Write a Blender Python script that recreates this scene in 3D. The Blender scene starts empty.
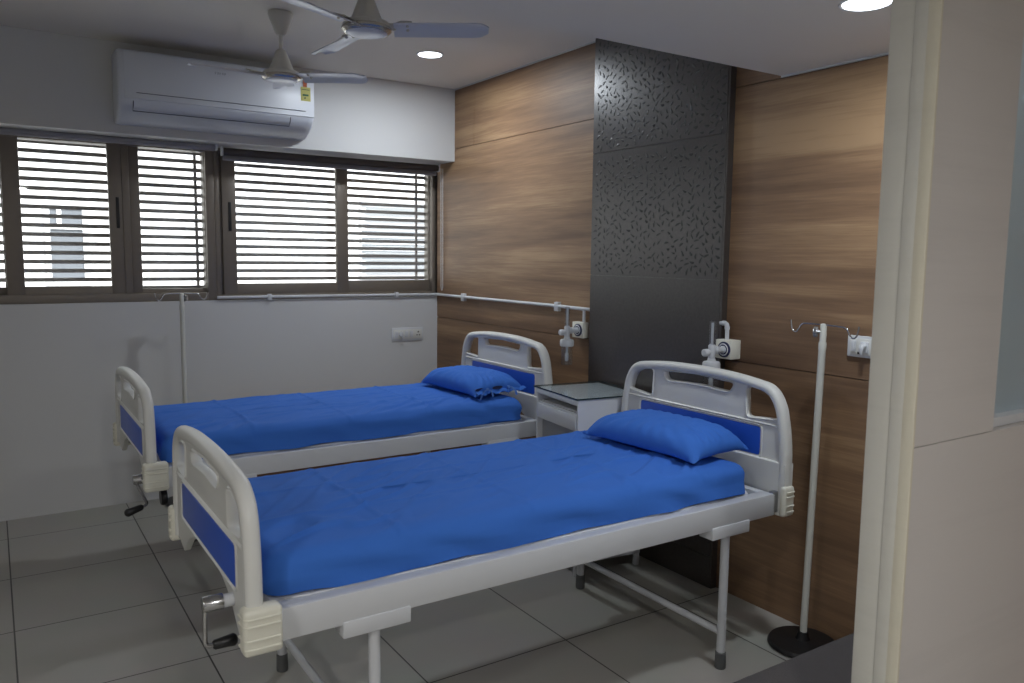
import bpy, bmesh, math, random
from mathutils import Vector, Matrix, noise

random.seed(7)
SC = bpy.context.scene
COL = SC.collection
PI = math.pi

# ------------------------------------------------------------------ camera
cam_d = bpy.data.cameras.new('camera')
cam = bpy.data.objects.new('camera', cam_d)
COL.objects.link(cam)
SC.camera = cam
CAM_H = 1.488
yaw, pit, rol = math.radians(33.277), math.radians(6.134), math.radians(0.652)
fw = Vector((math.sin(yaw) * math.cos(pit), math.cos(yaw) * math.cos(pit), -math.sin(pit)))
rt = Vector((math.cos(yaw), -math.sin(yaw), 0))
up = rt.cross(fw)
r2 = math.cos(rol) * rt + math.sin(rol) * up
u2 = -math.sin(rol) * rt + math.cos(rol) * up
m3 = Matrix((r2, u2, -fw)).transposed()
cam.matrix_world = Matrix.Translation((0, 0, CAM_H)) @ m3.to_4x4()
cam_d.sensor_width = 36.0
cam_d.lens = 794.85 / 1024 * 36.0
cam_d.clip_start = 0.02
cam_d.dof.use_dof = True
cam_d.dof.focus_distance = 3.4
cam_d.dof.aperture_fstop = 5.6

# ------------------------------------------------------------------ world, exposure, sun
SC.view_settings.view_transform = 'Standard'
SC.view_settings.look = 'None'
SC.view_settings.exposure = 0.0
SC.view_settings.gamma = 1.0
SC.view_settings.use_curve_mapping = False
W = bpy.data.worlds.new('sky')
SC.world = W
W.use_nodes = True
bgn = W.node_tree.nodes['Background']
bgn.inputs['Color'].default_value = (0.94, 0.97, 1.0, 1)
bgn.inputs['Strength'].default_value = 2.2

sun_d = bpy.data.lights.new('sun', 'SUN')
sun_d.energy = 7.0
sun_d.angle = math.radians(2)
sun = bpy.data.objects.new('sun', sun_d)
COL.objects.link(sun)
sun.rotation_euler = (math.radians(48), 0, math.radians(12))   # shines toward +y and down, onto the house across the lane

LAMP_W = 14.5          # watts of each downlight in the ward
FILL_W = 30.0          # watts of the unseen fill lamps added over the corridor

# ------------------------------------------------------------------ helpers: tags
def link(name, mesh, mats=(), parent=None):
    o = bpy.data.objects.new(name, mesh)
    COL.objects.link(o)
    for m in (mats if isinstance(mats, (list, tuple)) else [mats]):
        mesh.materials.append(m)
    if parent is not None:
        o.parent = parent
    return o

def tag(o, label, cat, group=None):
    o['label'] = label
    o['category'] = cat
    if group:
        o['group'] = group
    return o

def thing(name, label, cat, loc=(0, 0, 0), rotz=0.0, group=None):
    o = bpy.data.objects.new(name, None)
    COL.objects.link(o)
    o.empty_display_size = 0.1
    o.location = loc
    o.rotation_euler = (0, 0, rotz)
    return tag(o, label, cat, group)

def struct(o):
    o['kind'] = 'structure'
    return o

def copy_tree(o, parent=None):
    c = o.copy()
    COL.objects.link(c)
    if parent is not None:
        c.parent = parent
    for ch in [k for k in bpy.data.objects if k.parent == o]:
        copy_tree(ch, c)
    return c

# ------------------------------------------------------------------ helpers: shapes
def to_obj(name, bm, mats, parent=None, smooth=None):
    me = bpy.data.meshes.new(name)
    bmesh.ops.recalc_face_normals(bm, faces=bm.faces[:])
    if smooth is not None:
        lim = math.radians(smooth)
        for f in bm.faces:
            f.smooth = True
        for e in bm.edges:
            if len(e.link_faces) == 2 and e.calc_face_angle(0) > lim:
                e.smooth = False
    bm.to_mesh(me)
    bm.free()
    return link(name, me, mats, parent)

def box(bm, x0, x1, y0, y1, z0, z1, bev=0.0, seg=2, mi=0, rot=None):
    ret = bmesh.ops.create_cube(bm, size=1.0)
    vs = ret['verts']
    for v in vs:
        v.co = Vector(((x0 + x1) / 2 + v.co.x * (x1 - x0), (y0 + y1) / 2 + v.co.y * (y1 - y0), (z0 + z1) / 2 + v.co.z * (z1 - z0)))
    fs = set(f for v in vs for f in v.link_faces)
    for f in fs:
        f.material_index = mi
    if bev > 0:
        es = list(set(e for v in vs for e in v.link_edges))
        r = bmesh.ops.bevel(bm, geom=es, offset=bev, segments=seg, profile=0.5, affect='EDGES', clamp_overlap=True)
        for f in r['faces']:
            f.material_index = mi
    return bm

def loft(bm, rings, closed=False, cap=True, mi=0):
    vr = [[bm.verts.new(p) for p in r] for r in rings]
    n = len(vr[0])
    m = len(vr)
    for i in range(m if closed else m - 1):
        a, b = vr[i], vr[(i + 1) % m]
        for j in range(n):
            try:
                f = bm.faces.new((a[j], a[(j + 1) % n], b[(j + 1) % n], b[j]))
                f.material_index = mi
            except ValueError:
                pass
    if cap and not closed:
        for r in (vr[0], vr[-1]):
            try:
                f = bm.faces.new(r)
                f.material_index = mi
            except ValueError:
                pass
    return vr

def fillet(pts, r, n=5):
    """round the corners of an open polyline"""
    pts = [Vector(p) for p in pts]
    out = [pts[0]]
    for i in range(1, len(pts) - 1):
        a, b, c = pts[i - 1], pts[i], pts[i + 1]
        d1, d2 = (a - b), (c - b)
        k = min(r, d1.length * 0.49, d2.length * 0.49)
        p, q = b + d1.normalized() * k, b + d2.normalized() * k
        for t in range(n + 1):
            s = t / n
            out.append(p * (1 - s) ** 2 + b * 2 * s * (1 - s) + q * s * s)
    out.append(pts[-1])
    return out

def tube(bm, pts, rad, seg=12, cap=True, mi=0, closed=False, ry=None, ref=None, sq=1.0):
    """sweep along pts; rad may be a list; ry a second radius, sq squareness exponent"""
    pts = [Vector(p) for p in pts]
    n = len(pts)
    rings = []
    prev = None
    for i in range(n):
        if closed:
            t = pts[(i + 1) % n] - pts[i - 1]
        else:
            t = pts[min(i + 1, n - 1)] - pts[max(i - 1, 0)]
        t.normalize()
        if prev is None:
            h = Vector(ref) if ref else (Vector((0, 0, 1)) if abs(t.z) < 0.9 else Vector((1, 0, 0)))
        else:
            h = prev
        u = (h - t * h.dot(t)).normalized()
        prev = u
        v = t.cross(u)
        ra = rad[i] if isinstance(rad, (list, tuple)) else rad
        rb = ry if ry is not None else ra
        ring = []
        for k in range(seg):
            a = 2 * PI * k / seg
            c, s = math.cos(a), math.sin(a)
            c = math.copysign(abs(c) ** sq, c)
            s = math.copysign(abs(s) ** sq, s)
            ring.append(pts[i] + u * ra * c + v * rb * s)
        rings.append(ring)
    loft(bm, rings, closed, cap, mi)
    return bm

def lathe(bm, prof, center=(0, 0, 0), axis='Z', seg=24, mi=0, cap=True):
    cx, cy, cz = center
    rings = []
    for r, h in prof:
        ring = []
        for k in range(seg):
            a = 2 * PI * k / seg
            c, s = r * math.cos(a), r * math.sin(a)
            if axis == 'Z':
                ring.append((cx + c, cy + s, cz + h))
            elif axis == 'X':
                ring.append((cx + h, cy + c, cz + s))
            else:
                ring.append((cx + c, cy + h, cz + s))
        rings.append(ring)
    loft(bm, rings, False, cap, mi)
    return bm

def rounded(poly, r, n=4):
    """closed 2D polygon with rounded corners"""
    out = []
    m = len(poly)
    for i in range(m):
        a, b, c = Vector(poly[i - 1]), Vector(poly[i]), Vector(poly[(i + 1) % m])
        d1, d2 = a - b, c - b
        k = min(r, d1.length * 0.45, d2.length * 0.45)
        p, q = b + d1.normalized() * k, b + d2.normalized() * k
        for t in range(n + 1):
            s = t / n
            out.append(tuple(p * (1 - s) ** 2 + b * 2 * s * (1 - s) + q * s * s))
    return out

def curve_plate(name, loops, half, bev, mats, parent, frame):
    """filled 2D curve with holes, extruded and bevelled, turned into a mesh.
    frame = (origin, u axis, v axis)"""
    cu = bpy.data.curves.new('tmp', 'CURVE')
    cu.dimensions = '2D'
    cu.fill_mode = 'BOTH'
    cu.extrude = max(half - bev, 0.0005)
    cu.bevel_depth = bev
    cu.bevel_resolution = 2
    cu.offset = -bev
    for lp in loops:
        sp = cu.splines.new('POLY')
        sp.points.add(len(lp) - 1)
        for p, q in zip(sp.points, lp):
            p.co = (q[0], q[1], 0, 1)
        sp.use_cyclic_u = True
    o = bpy.data.objects.new('tmp', cu)
    COL.objects.link(o)
    dg = bpy.context.evaluated_depsgraph_get()
    dg.update()
    me = bpy.data.meshes.new_from_object(o.evaluated_get(dg))
    bpy.data.objects.remove(o)
    bpy.data.curves.remove(cu)
    og, ua, va = Vector(frame[0]), Vector(frame[1]), Vector(frame[2])
    na = ua.cross(va)
    for v in me.vertices:
        c = v.co.copy()
        v.co = og + ua * c.x + va * c.y + na * c.z
    me.materials.clear()
    bm = bmesh.new()
    bm.from_mesh(me)
    bmesh.ops.remove_doubles(bm, verts=bm.verts[:], dist=1e-5)
    bpy.data.meshes.remove(me)
    return to_obj(name, bm, mats, parent, smooth=40)

# ------------------------------------------------------------------ materials
def srgb(r, g, b):
    f = lambda c: (c / 255 / 12.92) if c / 255 <= 0.04045 else ((c / 255 + 0.055) / 1.055) ** 2.4
    return (f(r), f(g), f(b), 1)

def mat(name, col, rough=0.5, metal=0.0, spec=0.5, noise_amt=0.04, noise_scale=8.0, bump=0.0, bump_scale=60.0, coat=0.0):
    m = bpy.data.materials.new(name)
    m.use_nodes = True
    nt = m.node_tree
    b = nt.nodes['Principled BSDF']
    b.inputs['Roughness'].default_value = rough
    b.inputs['Metallic'].default_value = metal
    b.inputs['Specular IOR Level'].default_value = spec
    b.inputs['Coat Weight'].default_value = coat
    tc = nt.nodes.new('ShaderNodeTexCoord')
    nz = nt.nodes.new('ShaderNodeTexNoise')
    nz.inputs['Scale'].default_value = noise_scale
    nz.inputs['Detail'].default_value = 4
    nt.links.new(tc.outputs['Object'], nz.inputs['Vector'])
    mx = nt.nodes.new('ShaderNodeMix')
    mx.data_type = 'RGBA'
    c = Vector(col[:3])
    mx.inputs['A'].default_value = (*(c * (1 - noise_amt)), 1)
    mx.inputs['B'].default_value = (*[min(1, v) for v in c * (1 + noise_amt)], 1)
    nt.links.new(nz.outputs['Fac'], mx.inputs['Factor'])
    nt.links.new(mx.outputs['Result'], b.inputs['Base Color'])
    if bump > 0:
        n2 = nt.nodes.new('ShaderNodeTexNoise')
        n2.inputs['Scale'].default_value = bump_scale
        n2.inputs['Detail'].default_value = 3
        nt.links.new(tc.outputs['Object'], n2.inputs['Vector'])
        bp = nt.nodes.new('ShaderNodeBump')
        bp.inputs['Strength'].default_value = bump
        bp.inputs['Distance'].default_value = 0.004
        nt.links.new(n2.outputs['Fac'], bp.inputs['Height'])
        nt.links.new(bp.outputs['Normal'], b.inputs['Normal'])
    return m

def mat_wood(name, stops, rough=0.42, along=1):
    m = bpy.data.materials.new(name)
    m.use_nodes = True
    nt = m.node_tree
    L = nt.links.new
    b = nt.nodes['Principled BSDF']
    tc = nt.nodes.new('ShaderNodeTexCoord')
    def nz(scale, det, rgh, dist):
        mp = nt.nodes.new('ShaderNodeMapping')
        mp.inputs['Scale'].default_value = scale
        L(tc.outputs['Object'], mp.inputs['Vector'])
        n = nt.nodes.new('ShaderNodeTexNoise')
        n.inputs['Scale'].default_value = 1.0
        n.inputs['Detail'].default_value = det
        n.inputs['Roughness'].default_value = rgh
        n.inputs['Distortion'].default_value = dist
        L(mp.outputs['Vector'], n.inputs['Vector'])
        return n
    big = nz((1.0, 0.42, 4.2) if along else (0.42, 1.0, 4.2), 5, 0.55, 0.5)
    mid = nz((3, 0.9, 22) if along else (0.9, 3, 22), 6, 0.65, 0.35)
    fine = nz((10, 4, 150) if along else (4, 10, 150), 3, 0.6, 0.2)
    a1 = nt.nodes.new('ShaderNodeMath'); a1.operation = 'MULTIPLY_ADD'
    L(mid.outputs['Fac'], a1.inputs[0]); a1.inputs[1].default_value = 0.46
    a2 = nt.nodes.new('ShaderNodeMath'); a2.operation = 'MULTIPLY'
    L(big.outputs['Fac'], a2.inputs[0]); a2.inputs[1].default_value = 0.95
    L(a2.outputs[0], a1.inputs[2])
    a3 = nt.nodes.new('ShaderNodeMath'); a3.operation = 'MULTIPLY_ADD'
    L(fine.outputs['Fac'], a3.inputs[0]); a3.inputs[1].default_value = 0.20
    L(a1.outputs[0], a3.inputs[2])
    cr = nt.nodes.new('ShaderNodeValToRGB')
    els = cr.color_ramp.elements
    els[0].position, els[0].color = stops[0]
    els[1].position, els[1].color = stops[-1]
    for p, c in stops[1:-1]:
        e = els.new(p); e.color = c
    L(a3.outputs[0], cr.inputs['Fac'])
    L(cr.outputs['Color'], b.inputs['Base Color'])
    b.inputs['Roughness'].default_value = rough
    bp = nt.nodes.new('ShaderNodeBump')
    bp.inputs['Strength'].default_value = 0.12
    bp.inputs['Distance'].default_value = 0.002
    L(fine.outputs['Fac'], bp.inputs['Height'])
    L(bp.outputs['Normal'], b.inputs['Normal'])
    return m

def mat_glass(name, tint=(1, 1, 1, 1), gloss=0.08, rough=0.02):
    m = bpy.data.materials.new(name)
    m.use_nodes = True
    nt = m.node_tree
    nt.nodes.clear()
    out = nt.nodes.new('ShaderNodeOutputMaterial')
    tr = nt.nodes.new('ShaderNodeBsdfTransparent')
    tr.inputs['Color'].default_value = tint
    gl = nt.nodes.new('ShaderNodeBsdfGlossy')
    gl.inputs['Roughness'].default_value = rough
    fr = nt.nodes.new('ShaderNodeLayerWeight')       # facing term, the same from both sides of the sheet
    fr.inputs['Blend'].default_value = 0.5
    pw = nt.nodes.new('ShaderNodeMath')
    pw.operation = 'POWER'
    pw.inputs[1].default_value = 4.0
    ad = nt.nodes.new('ShaderNodeMath')
    ad.operation = 'MULTIPLY_ADD'
    ad.inputs[1].default_value = 0.6
    ad.inputs[2].default_value = gloss
    ad.use_clamp = True
    mx = nt.nodes.new('ShaderNodeMixShader')
    nt.links.new(fr.outputs['Facing'], pw.inputs[0])
    nt.links.new(pw.outputs[0], ad.inputs[0])
    nt.links.new(ad.outputs[0], mx.inputs['Fac'])
    nt.links.new(tr.outputs[0], mx.inputs[1])
    nt.links.new(gl.outputs[0], mx.inputs[2])
    nt.links.new(mx.outputs[0], out.inputs['Surface'])
    return m

def mat_emit(name, col, strength):
    m = bpy.data.materials.new(name)
    m.use_nodes = True
    b = m.node_tree.nodes['Principled BSDF']
    b.inputs['Base Color'].default_value = (0.9, 0.9, 0.9, 1)
    b.inputs['Emission Color'].default_value = col
    b.inputs['Emission Strength'].default_value = strength
    return m

def mat_tiles(name):
    m = bpy.data.materials.new(name)
    m.use_nodes = True
    nt = m.node_tree
    L = nt.links.new
    b = nt.nodes['Principled BSDF']
    tc = nt.nodes.new('ShaderNodeTexCoord')
    mp = nt.nodes.new('ShaderNodeMapping')
    mp.inputs['Location'].default_value = (-0.012, -2.354 + 2.4, 0)
    L(tc.outputs['Object'], mp.inputs['Vector'])
    br = nt.nodes.new('ShaderNodeTexBrick')
    br.offset = 0.0
    br.squash = 1.0
    br.inputs['Color1'].default_value = srgb(170, 167, 158)
    br.inputs['Color2'].default_value = srgb(164, 161, 152)
    br.inputs['Mortar'].default_value = srgb(58, 54, 50)
    br.inputs['Scale'].default_value = 1.0
    br.inputs['Mortar Size'].default_value = 0.0030
    br.inputs['Mortar Smooth'].default_value = 0.1
    br.inputs['Brick Width'].default_value = 0.6
    br.inputs['Row Height'].default_value = 0.6
    L(mp.outputs['Vector'], br.inputs['Vector'])
    nz = nt.nodes.new('ShaderNodeTexNoise')
    nz.inputs['Scale'].default_value = 3.5
    nz.inputs['Detail'].default_value = 5
    L(tc.outputs['Object'], nz.inputs['Vector'])
    mx = nt.nodes.new('ShaderNodeMix'); mx.data_type = 'RGBA'; mx.blend_type = 'MULTIPLY'
    mx.inputs['Factor'].default_value = 0.16
    L(br.outputs['Color'], mx.inputs['A'])
    L(nz.outputs['Color'], mx.inputs['B'])
    hs = nt.nodes.new('ShaderNodeHueSaturation')
    hs.inputs['Saturation'].default_value = 0.8
    L(mx.outputs['Result'], hs.inputs['Color'])
    L(hs.outputs['Color'], b.inputs['Base Color'])
    b.inputs['Roughness'].default_value = 0.38
    bp = nt.nodes.new('ShaderNodeBump')
    bp.invert = True
    bp.inputs['Strength'].default_value = 0.5
    bp.inputs['Distance'].default_value = 0.002
    L(br.outputs['Fac'], bp.inputs['Height'])
    L(bp.outputs['Normal'], b.inputs['Normal'])
    return m

M_WALL = mat('wall paint', srgb(204, 204, 204), 0.7, noise_amt=0.02, noise_scale=2.0, bump=0.04, bump_scale=90)
M_CEIL = mat('ceiling paint', srgb(230, 225, 217), 0.75, noise_amt=0.02, noise_scale=1.5)
M_TILE = mat_tiles('floor tiles')
M_WOOD = mat_wood('walnut laminate', [(0.56, srgb(97, 73, 55)), (0.72, srgb(119, 92, 69)), (0.84, srgb(137, 107, 80)), (1.0, srgb(168, 137, 103))], 0.52)
M_WOODLOW = mat_wood('dark brown board', [(0.35, srgb(84, 54, 36)), (0.6, srgb(112, 76, 52)), (0.8, srgb(134, 96, 68))], along=0)
M_SEAM = mat('dark seam', srgb(40, 30, 25), 0.8)
M_STONE = mat('charcoal textured tile', srgb(68, 62, 59), 0.31, spec=0.7, noise_amt=0.4, noise_scale=70, bump=0.12, bump_scale=160)
M_LEAF = mat('black embossed leaf', srgb(42, 39, 38), 0.42)
M_FRAME = mat('bronze grey aluminium', srgb(122, 113, 103), 0.42, metal=0.25, noise_amt=0.06, noise_scale=30)
M_GRILLE = mat('grille paint', srgb(150, 144, 142), 0.5)
M_BLACK = mat('black plastic', srgb(22, 22, 24), 0.4)
M_PANE = mat_glass('window glass', (0.97, 0.985, 0.98, 1), 0.03)
M_BLIND_L = mat('pale blind fabric', srgb(150, 150, 158), 0.6)
M_BLIND_D = mat('dark blind fabric', srgb(86, 80, 78), 0.6)
M_WHITEP = mat('white enamel', srgb(206, 208, 212), 0.35, noise_amt=0.015)
M_IVORY = mat('ivory moulded plastic', srgb(216, 216, 212), 0.38, noise_amt=0.015)
M_CREAM = mat('cream plastic', srgb(222, 220, 206), 0.42, noise_amt=0.015)
M_BLUEP = mat('blue panel', srgb(42, 90, 200), 0.35, noise_amt=0.02)
M_SHEET = mat('blue cotton', srgb(60, 112, 200), 0.85, spec=0.2, noise_amt=0.06, noise_scale=6, bump=0.1, bump_scale=45)
M_SHEET2 = mat('blue cotton tie', srgb(96, 140, 212), 0.85, spec=0.2)
M_RUBBER = mat('grey rubber', srgb(96, 98, 99), 0.6)
M_CHROME = mat('chrome', srgb(190, 190, 192), 0.18, metal=1.0, noise_amt=0.02)
M_STEEL = mat('brushed steel', srgb(170, 170, 172), 0.35, metal=1.0, noise_amt=0.05)
M_POLE = mat('cream painted tube', srgb(214, 214, 206), 0.4, noise_amt=0.02)
M_FAN = mat('cream white fan enamel', srgb(196, 193, 186), 0.32, noise_amt=0.03)
M_BLADE = mat('window-lit blade enamel', srgb(208, 211, 222), 0.28, noise_amt=0.02)  # bluish white carries window light reflected under the blades and cap
M_FANTRIM = mat('fan trim metal', srgb(196, 190, 180), 0.22, metal=0.75)
M_AC = mat('air conditioner plastic', srgb(210, 214, 222), 0.38, noise_amt=0.01)
M_ACLINE = mat('grey line', srgb(78, 82, 96), 0.5)
M_LOGO = mat('pale grey print', srgb(138, 142, 152), 0.5)
M_YELLOW = mat('yellow paper', srgb(198, 192, 112), 0.6)
M_RED = mat('red print', srgb(178, 92, 58), 0.6)
M_GREEN = mat('green print', srgb(60, 100, 70), 0.6)
M_LAMP = mat_emit('lamp diffuser', (0.92, 0.96, 1.0, 1), 6.0)
M_GASBOX = mat('ivory box', srgb(226, 224, 212), 0.45)
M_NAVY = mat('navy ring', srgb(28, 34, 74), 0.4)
M_CLEAR = mat_glass('clear plastic', (0.86, 0.88, 0.90, 1), 0.16, 0.25)
M_GLASSTOP = mat_glass('greenish glass sheet', (0.955, 0.985, 0.99, 1), 0.036, 0.05)
M_GLASSEDGE = mat('green glass edge', srgb(34, 52, 54), 0.15)
M_GREYIN = mat('grey steel inside', srgb(150, 152, 156), 0.5)
M_JAMB = mat_wood('cream laminate edge', [(0.3, srgb(196, 194, 186)), (0.8, srgb(210, 208, 200))], 0.5)
M_EDGE = mat_wood('cream edge strip', [(0.3, srgb(208, 202, 184)), (0.8, srgb(220, 214, 196))], 0.5)
M_LAM = mat_wood('light grey laminate', [(0.3, srgb(200, 196, 194)), (0.8, srgb(214, 210, 208))], 0.4, along=0)
M_FROST = mat('frosted glass', srgb(205, 218, 224), 0.55, noise_amt=0.01)
M_FROST.node_tree.nodes['Principled BSDF'].inputs['Transmission Weight'].default_value = 0.6
M_BENCH = mat('charcoal upholstery', srgb(70, 66, 66), 0.9, noise_amt=0.15, noise_scale=220, bump=0.4, bump_scale=320)
M_FACADE = mat('white facade', srgb(245, 245, 245), 0.8)
M_FACADEG = mat('grey facade pane', srgb(226, 227, 229), 0.4)
M_FACADED = mat('dark facade pane', srgb(108, 112, 118), 0.4)
M_GROUND = mat('lane ground', srgb(170, 165, 158), 0.9)

# ------------------------------------------------------------------ room shell
XW = 2.695       # wood wall
YW = 5.10        # window wall
YB = 4.845       # front of the beam over the windows
ZB = 2.125
ZC = 2.605
ZD = 2.218       # lower ceiling
YD = 2.158       # its edge
XL = -2.3
Y0 = -2.0

bm = bmesh.new(); box(bm, XL - 0.15, XW + 0.15, Y0 - 0.15, YW + 0.18, -0.12, 0.0)
struct(to_obj('floor', bm, M_TILE))
bm = bmesh.new(); box(bm, XL - 0.15, XW + 0.15, YD, YW + 0.18, ZC, ZC + 0.12)
struct(to_obj('ceiling', bm, M_CEIL))
bm = bmesh.new(); box(bm, XL - 0.15, XW + 0.15, Y0 - 0.15, YD, ZD, ZC + 0.12)
struct(to_obj('trim_1', bm, M_CEIL))                       # lowered ceiling
# window wall: dado below the sill and beam above, sides
WX0, WX1 = -1.15, XW
bm = bmesh.new()
box(bm, XL - 0.15, XW + 0.15, YW, YW + 0.18, 0, 1.195)
box(bm, XL - 0.15, WX0, YW, YW + 0.18, 1.195, ZB)
box(bm, XL - 0.15, XW + 0.15, YB, YW + 0.18, ZB, ZC)
struct(to_obj('wall_back', bm, M_WALL))
# left and front walls
bm = bmesh.new(); box(bm, XL - 0.15, XL, Y0 - 0.15, YW, 0, ZC)
struct(to_obj('wall_left', bm, M_WALL))
bm = bmesh.new(); box(bm, XL, XW, Y0 - 0.15, Y0, 0, ZD)
struct(to_obj('wall_front', bm, M_WALL))
# wood clad wall: boards with thin dark joints
bm = bmesh.new()
box(bm, XW + 0.012, XW + 0.15, Y0 - 0.15, YW + 0.18, 0, ZC, mi=1)
g = 0.0018
zs = [0.0, 1.045, 2.210, ZC]
for i in range(3):
    cuts = {0: [Y0, YW], 1: [Y0, YW], 2: [Y0, 4.588, YW]}[i]
    for a, b_ in zip(cuts, cuts[1:]):
        box(bm, XW, XW + 0.014, a + g, b_ - g, zs[i] + (g if i else 0), zs[i + 1] - g)
struct(to_obj('wall_right', bm, [M_WOOD, M_SEAM]))
# charcoal tiled pier on the wood wall
PX = 2.659
PY0, PY1 = 2.392, 3.303
bm = bmesh.new()
box(bm, PX + 0.006, XW, PY0 + 0.001, PY1 - 0.001, 0, ZC)
zz = [0.0, 0.145, 0.77, 1.395, 2.020, ZC]
for a, b_ in zip(zz, zz[1:]):
    box(bm, PX, XW - 0.001, PY0 + 0.012, PY1, a + (0.0015 if a else 0), b_ - 0.0015, bev=0.0008, seg=1)
box(bm, PX + 0.002, XW, PY0, PY0 + 0.0105, 0, ZC)
pier = struct(to_obj('trim_2', bm, M_STONE))
# embossed leaf marks on its two upper rows
bm = bmesh.new()
rr = random.Random(3)
def leaf(cy, cz, ang, ln, wd):
    n = 10
    ring = []
    for k in range(n):
        a = 2 * PI * k / n
        lx = math.cos(a) * ln
        ly = math.sin(a) * wd * (1 - 0.35 * math.cos(a)) + 0.25 * wd * math.cos(2 * a)
        ring.append((lx * math.cos(ang) - ly * math.sin(ang), lx * math.sin(ang) + ly * math.cos(ang)))
    r0 = [bm.verts.new((PX + 0.0004, cy + p[0], cz + p[1])) for p in ring]
    r1 = [bm.verts.new((PX - 0.0016, cy + p[0] * 0.72, cz + p[1] * 0.6)) for p in ring]
    for k in range(n):
        bm.faces.new((r0[k], r0[(k + 1) % n], r1[(k + 1) % n], r1[k]))
    bm.faces.new(r1)
for (za, zb) in ((1.41, 2.005), (2.035, 2.58)):
    y = PY0 + 0.035
    ci = 0
    while y < PY1 - 0.02:
        z = za + 0.01 + (0.018 if ci % 2 else 0)
        while z < zb - 0.012:
            if rr.random() < 0.93:
                leaf(y + rr.uniform(-.008, .008), z + rr.uniform(-.008, .008), rr.uniform(0, PI), rr.uniform(.011, .020), rr.uniform(.004, .0075))
            z += 0.036
        y += 0.031
        ci += 1
lf = to_obj('embossed_pattern', bm, M_LEAF, pier, smooth=30)
lf['kind'] = 'stuff'
# slim paint bead between ceiling and wood
bm = bmesh.new(); box(bm, XW - 0.006, XW, PY1, YB, ZC - 0.008, ZC)
struct(to_obj('trim_3', bm, M_WALL))
bm = bmesh.new(); box(bm, XW - 0.006, XW, 0.96, PY0 - 0.235, ZD - 0.008, ZD)
struct(to_obj('trim_4', bm, M_WALL))
# thin ledge line at the foot of the window wall
bm = bmesh.new(); box(bm, XL, 1.09, YW - 0.004, YW, 0, 0.012)
struct(to_obj('baseboard_back', bm, M_WALL))

# ------------------------------------------------------------------ windows
FY = YW + 0.02          # front plane of the outer frame
def frame_ring(bm, x0, x1, z0, z1, y0, y1, w, wb=None, wt=None, bev=0.004):
    wb = wb or w; wt = wt or w
    box(bm, x0, x0 + w, y0, y1, z0, z1, bev)
    box(bm, x1 - w, x1, y0, y1, z0, z1, bev)
    box(bm, x0 + w - 0.004, x1 - w + 0.004, y0 + 0.001, y1 - 0.001, z0, z0 + wb, bev)
    box(bm, x0 + w - 0.004, x1 - w + 0.004, y0 + 0.001, y1 - 0.001, z1 - wt, z1, bev)

def sash(parent, x0, x1, z0, z1, y, wl, wr, wb, wt, handle=None):
    bm = bmesh.new()
    d = 0.034
    bv = 0.005
    box(bm, x0, x0 + wl, y, y + d, z0, z1, bv)
    box(bm, x1 - wr, x1, y, y + d, z0, z1, bv)
    box(bm, x0 + wl - .006, x1 - wr + .006, y + .001, y + d - .001, z0, z0 + wb, bv)
    box(bm, x0 + wl - .006, x1 - wr + .006, y + .001, y + d - .001, z1 - wt, z1, bv)
    s = to_obj('sash', bm, M_FRAME, parent, smooth=40)
    bm = bmesh.new(); box(bm, x0 + wl - .004, x1 - wr + .004, y + d / 2 - .003, y + d / 2 + .003, z0 + wb - .004, z1 - wt + .004)
    to_obj('pane', bm, M_PANE, s)
    if handle:
        bm = bmesh.new(); box(bm, handle - .009, handle + .009, y - .006, y + .004, 1.622, 1.800, .003)
        to_obj('sash_handle', bm, M_BLACK, s, smooth=40)
    return s

def grille(parent, x0, x1, z0, z1, y, vert):
    bm = bmesh.new()
    z = z0 + 0.012
    while z < z1:
        box(bm, x0, x1, y, y + 0.014, z - 0.0115, z + 0.0115, 0.002, 1)
        z += 0.0515
    for vx in vert:
        box(bm, vx - .008, vx + .008, y + 0.014, y + 0.028, z0 - 0.02, z1)
    return to_obj('grille', bm, M_GRILLE, parent)

ZS = 1.195
# left window (three lights, one out of view at its left)
bm = bmesh.new()
frame_ring(bm, WX0, 1.172, ZS, ZB, FY, YW + 0.15, 0.05, 0.05, 0.03)
box(bm, 0.66, 0.700, FY, YW + .15, ZS + .05, ZB - .03, .004)
w1 = struct(to_obj('window_1', bm, M_FRAME, smooth=40))
sash(w1, 0.075, 0.680, 1.215, 2.12, FY + 0.004, 0.085, 0.090, 0.075, 0.02, 0.635)
sash(w1, -0.62, 0.110, 1.215, 2.12, FY + 0.045, 0.085, 0.04, 0.07, 0.02)
sash(w1, -1.11, -0.58, 1.215, 2.12, FY + 0.004, 0.085, 0.085, 0.075, 0.02)
sash(w1, 0.700, 1.170, 1.215, 2.12, FY + 0.030, 0.058, 0.052, 0.055, 0.02)
grille(w1, WX0 + .02, 1.16, 1.26, ZB, YW + 0.155, [1.095, -0.3])
# right window (two sliding lights)
bm = bmesh.new()
frame_ring(bm, 1.172, WX1, ZS, ZB, FY, YW + 0.15, 0.028, 0.035, 0.03)
box(bm, 1.196, 1.222, FY + 0.02, YW + .15, ZS + .03, ZB - .03, .004)
w2 = struct(to_obj('window_2', bm, M_FRAME, smooth=40))
sash(w2, 1.216, 2.035, 1.212, 2.12, FY + 0.004, 0.084, 0.082, 0.085, 0.02, 1.262)
sash(w2, 1.975, 2.690, 1.225, 2.12, FY + 0.045, 0.060, 0.030, 0.085, 0.02)
grille(w2, 1.19, 2.69, 1.26, ZB, YW + 0.155, [2.615])

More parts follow.
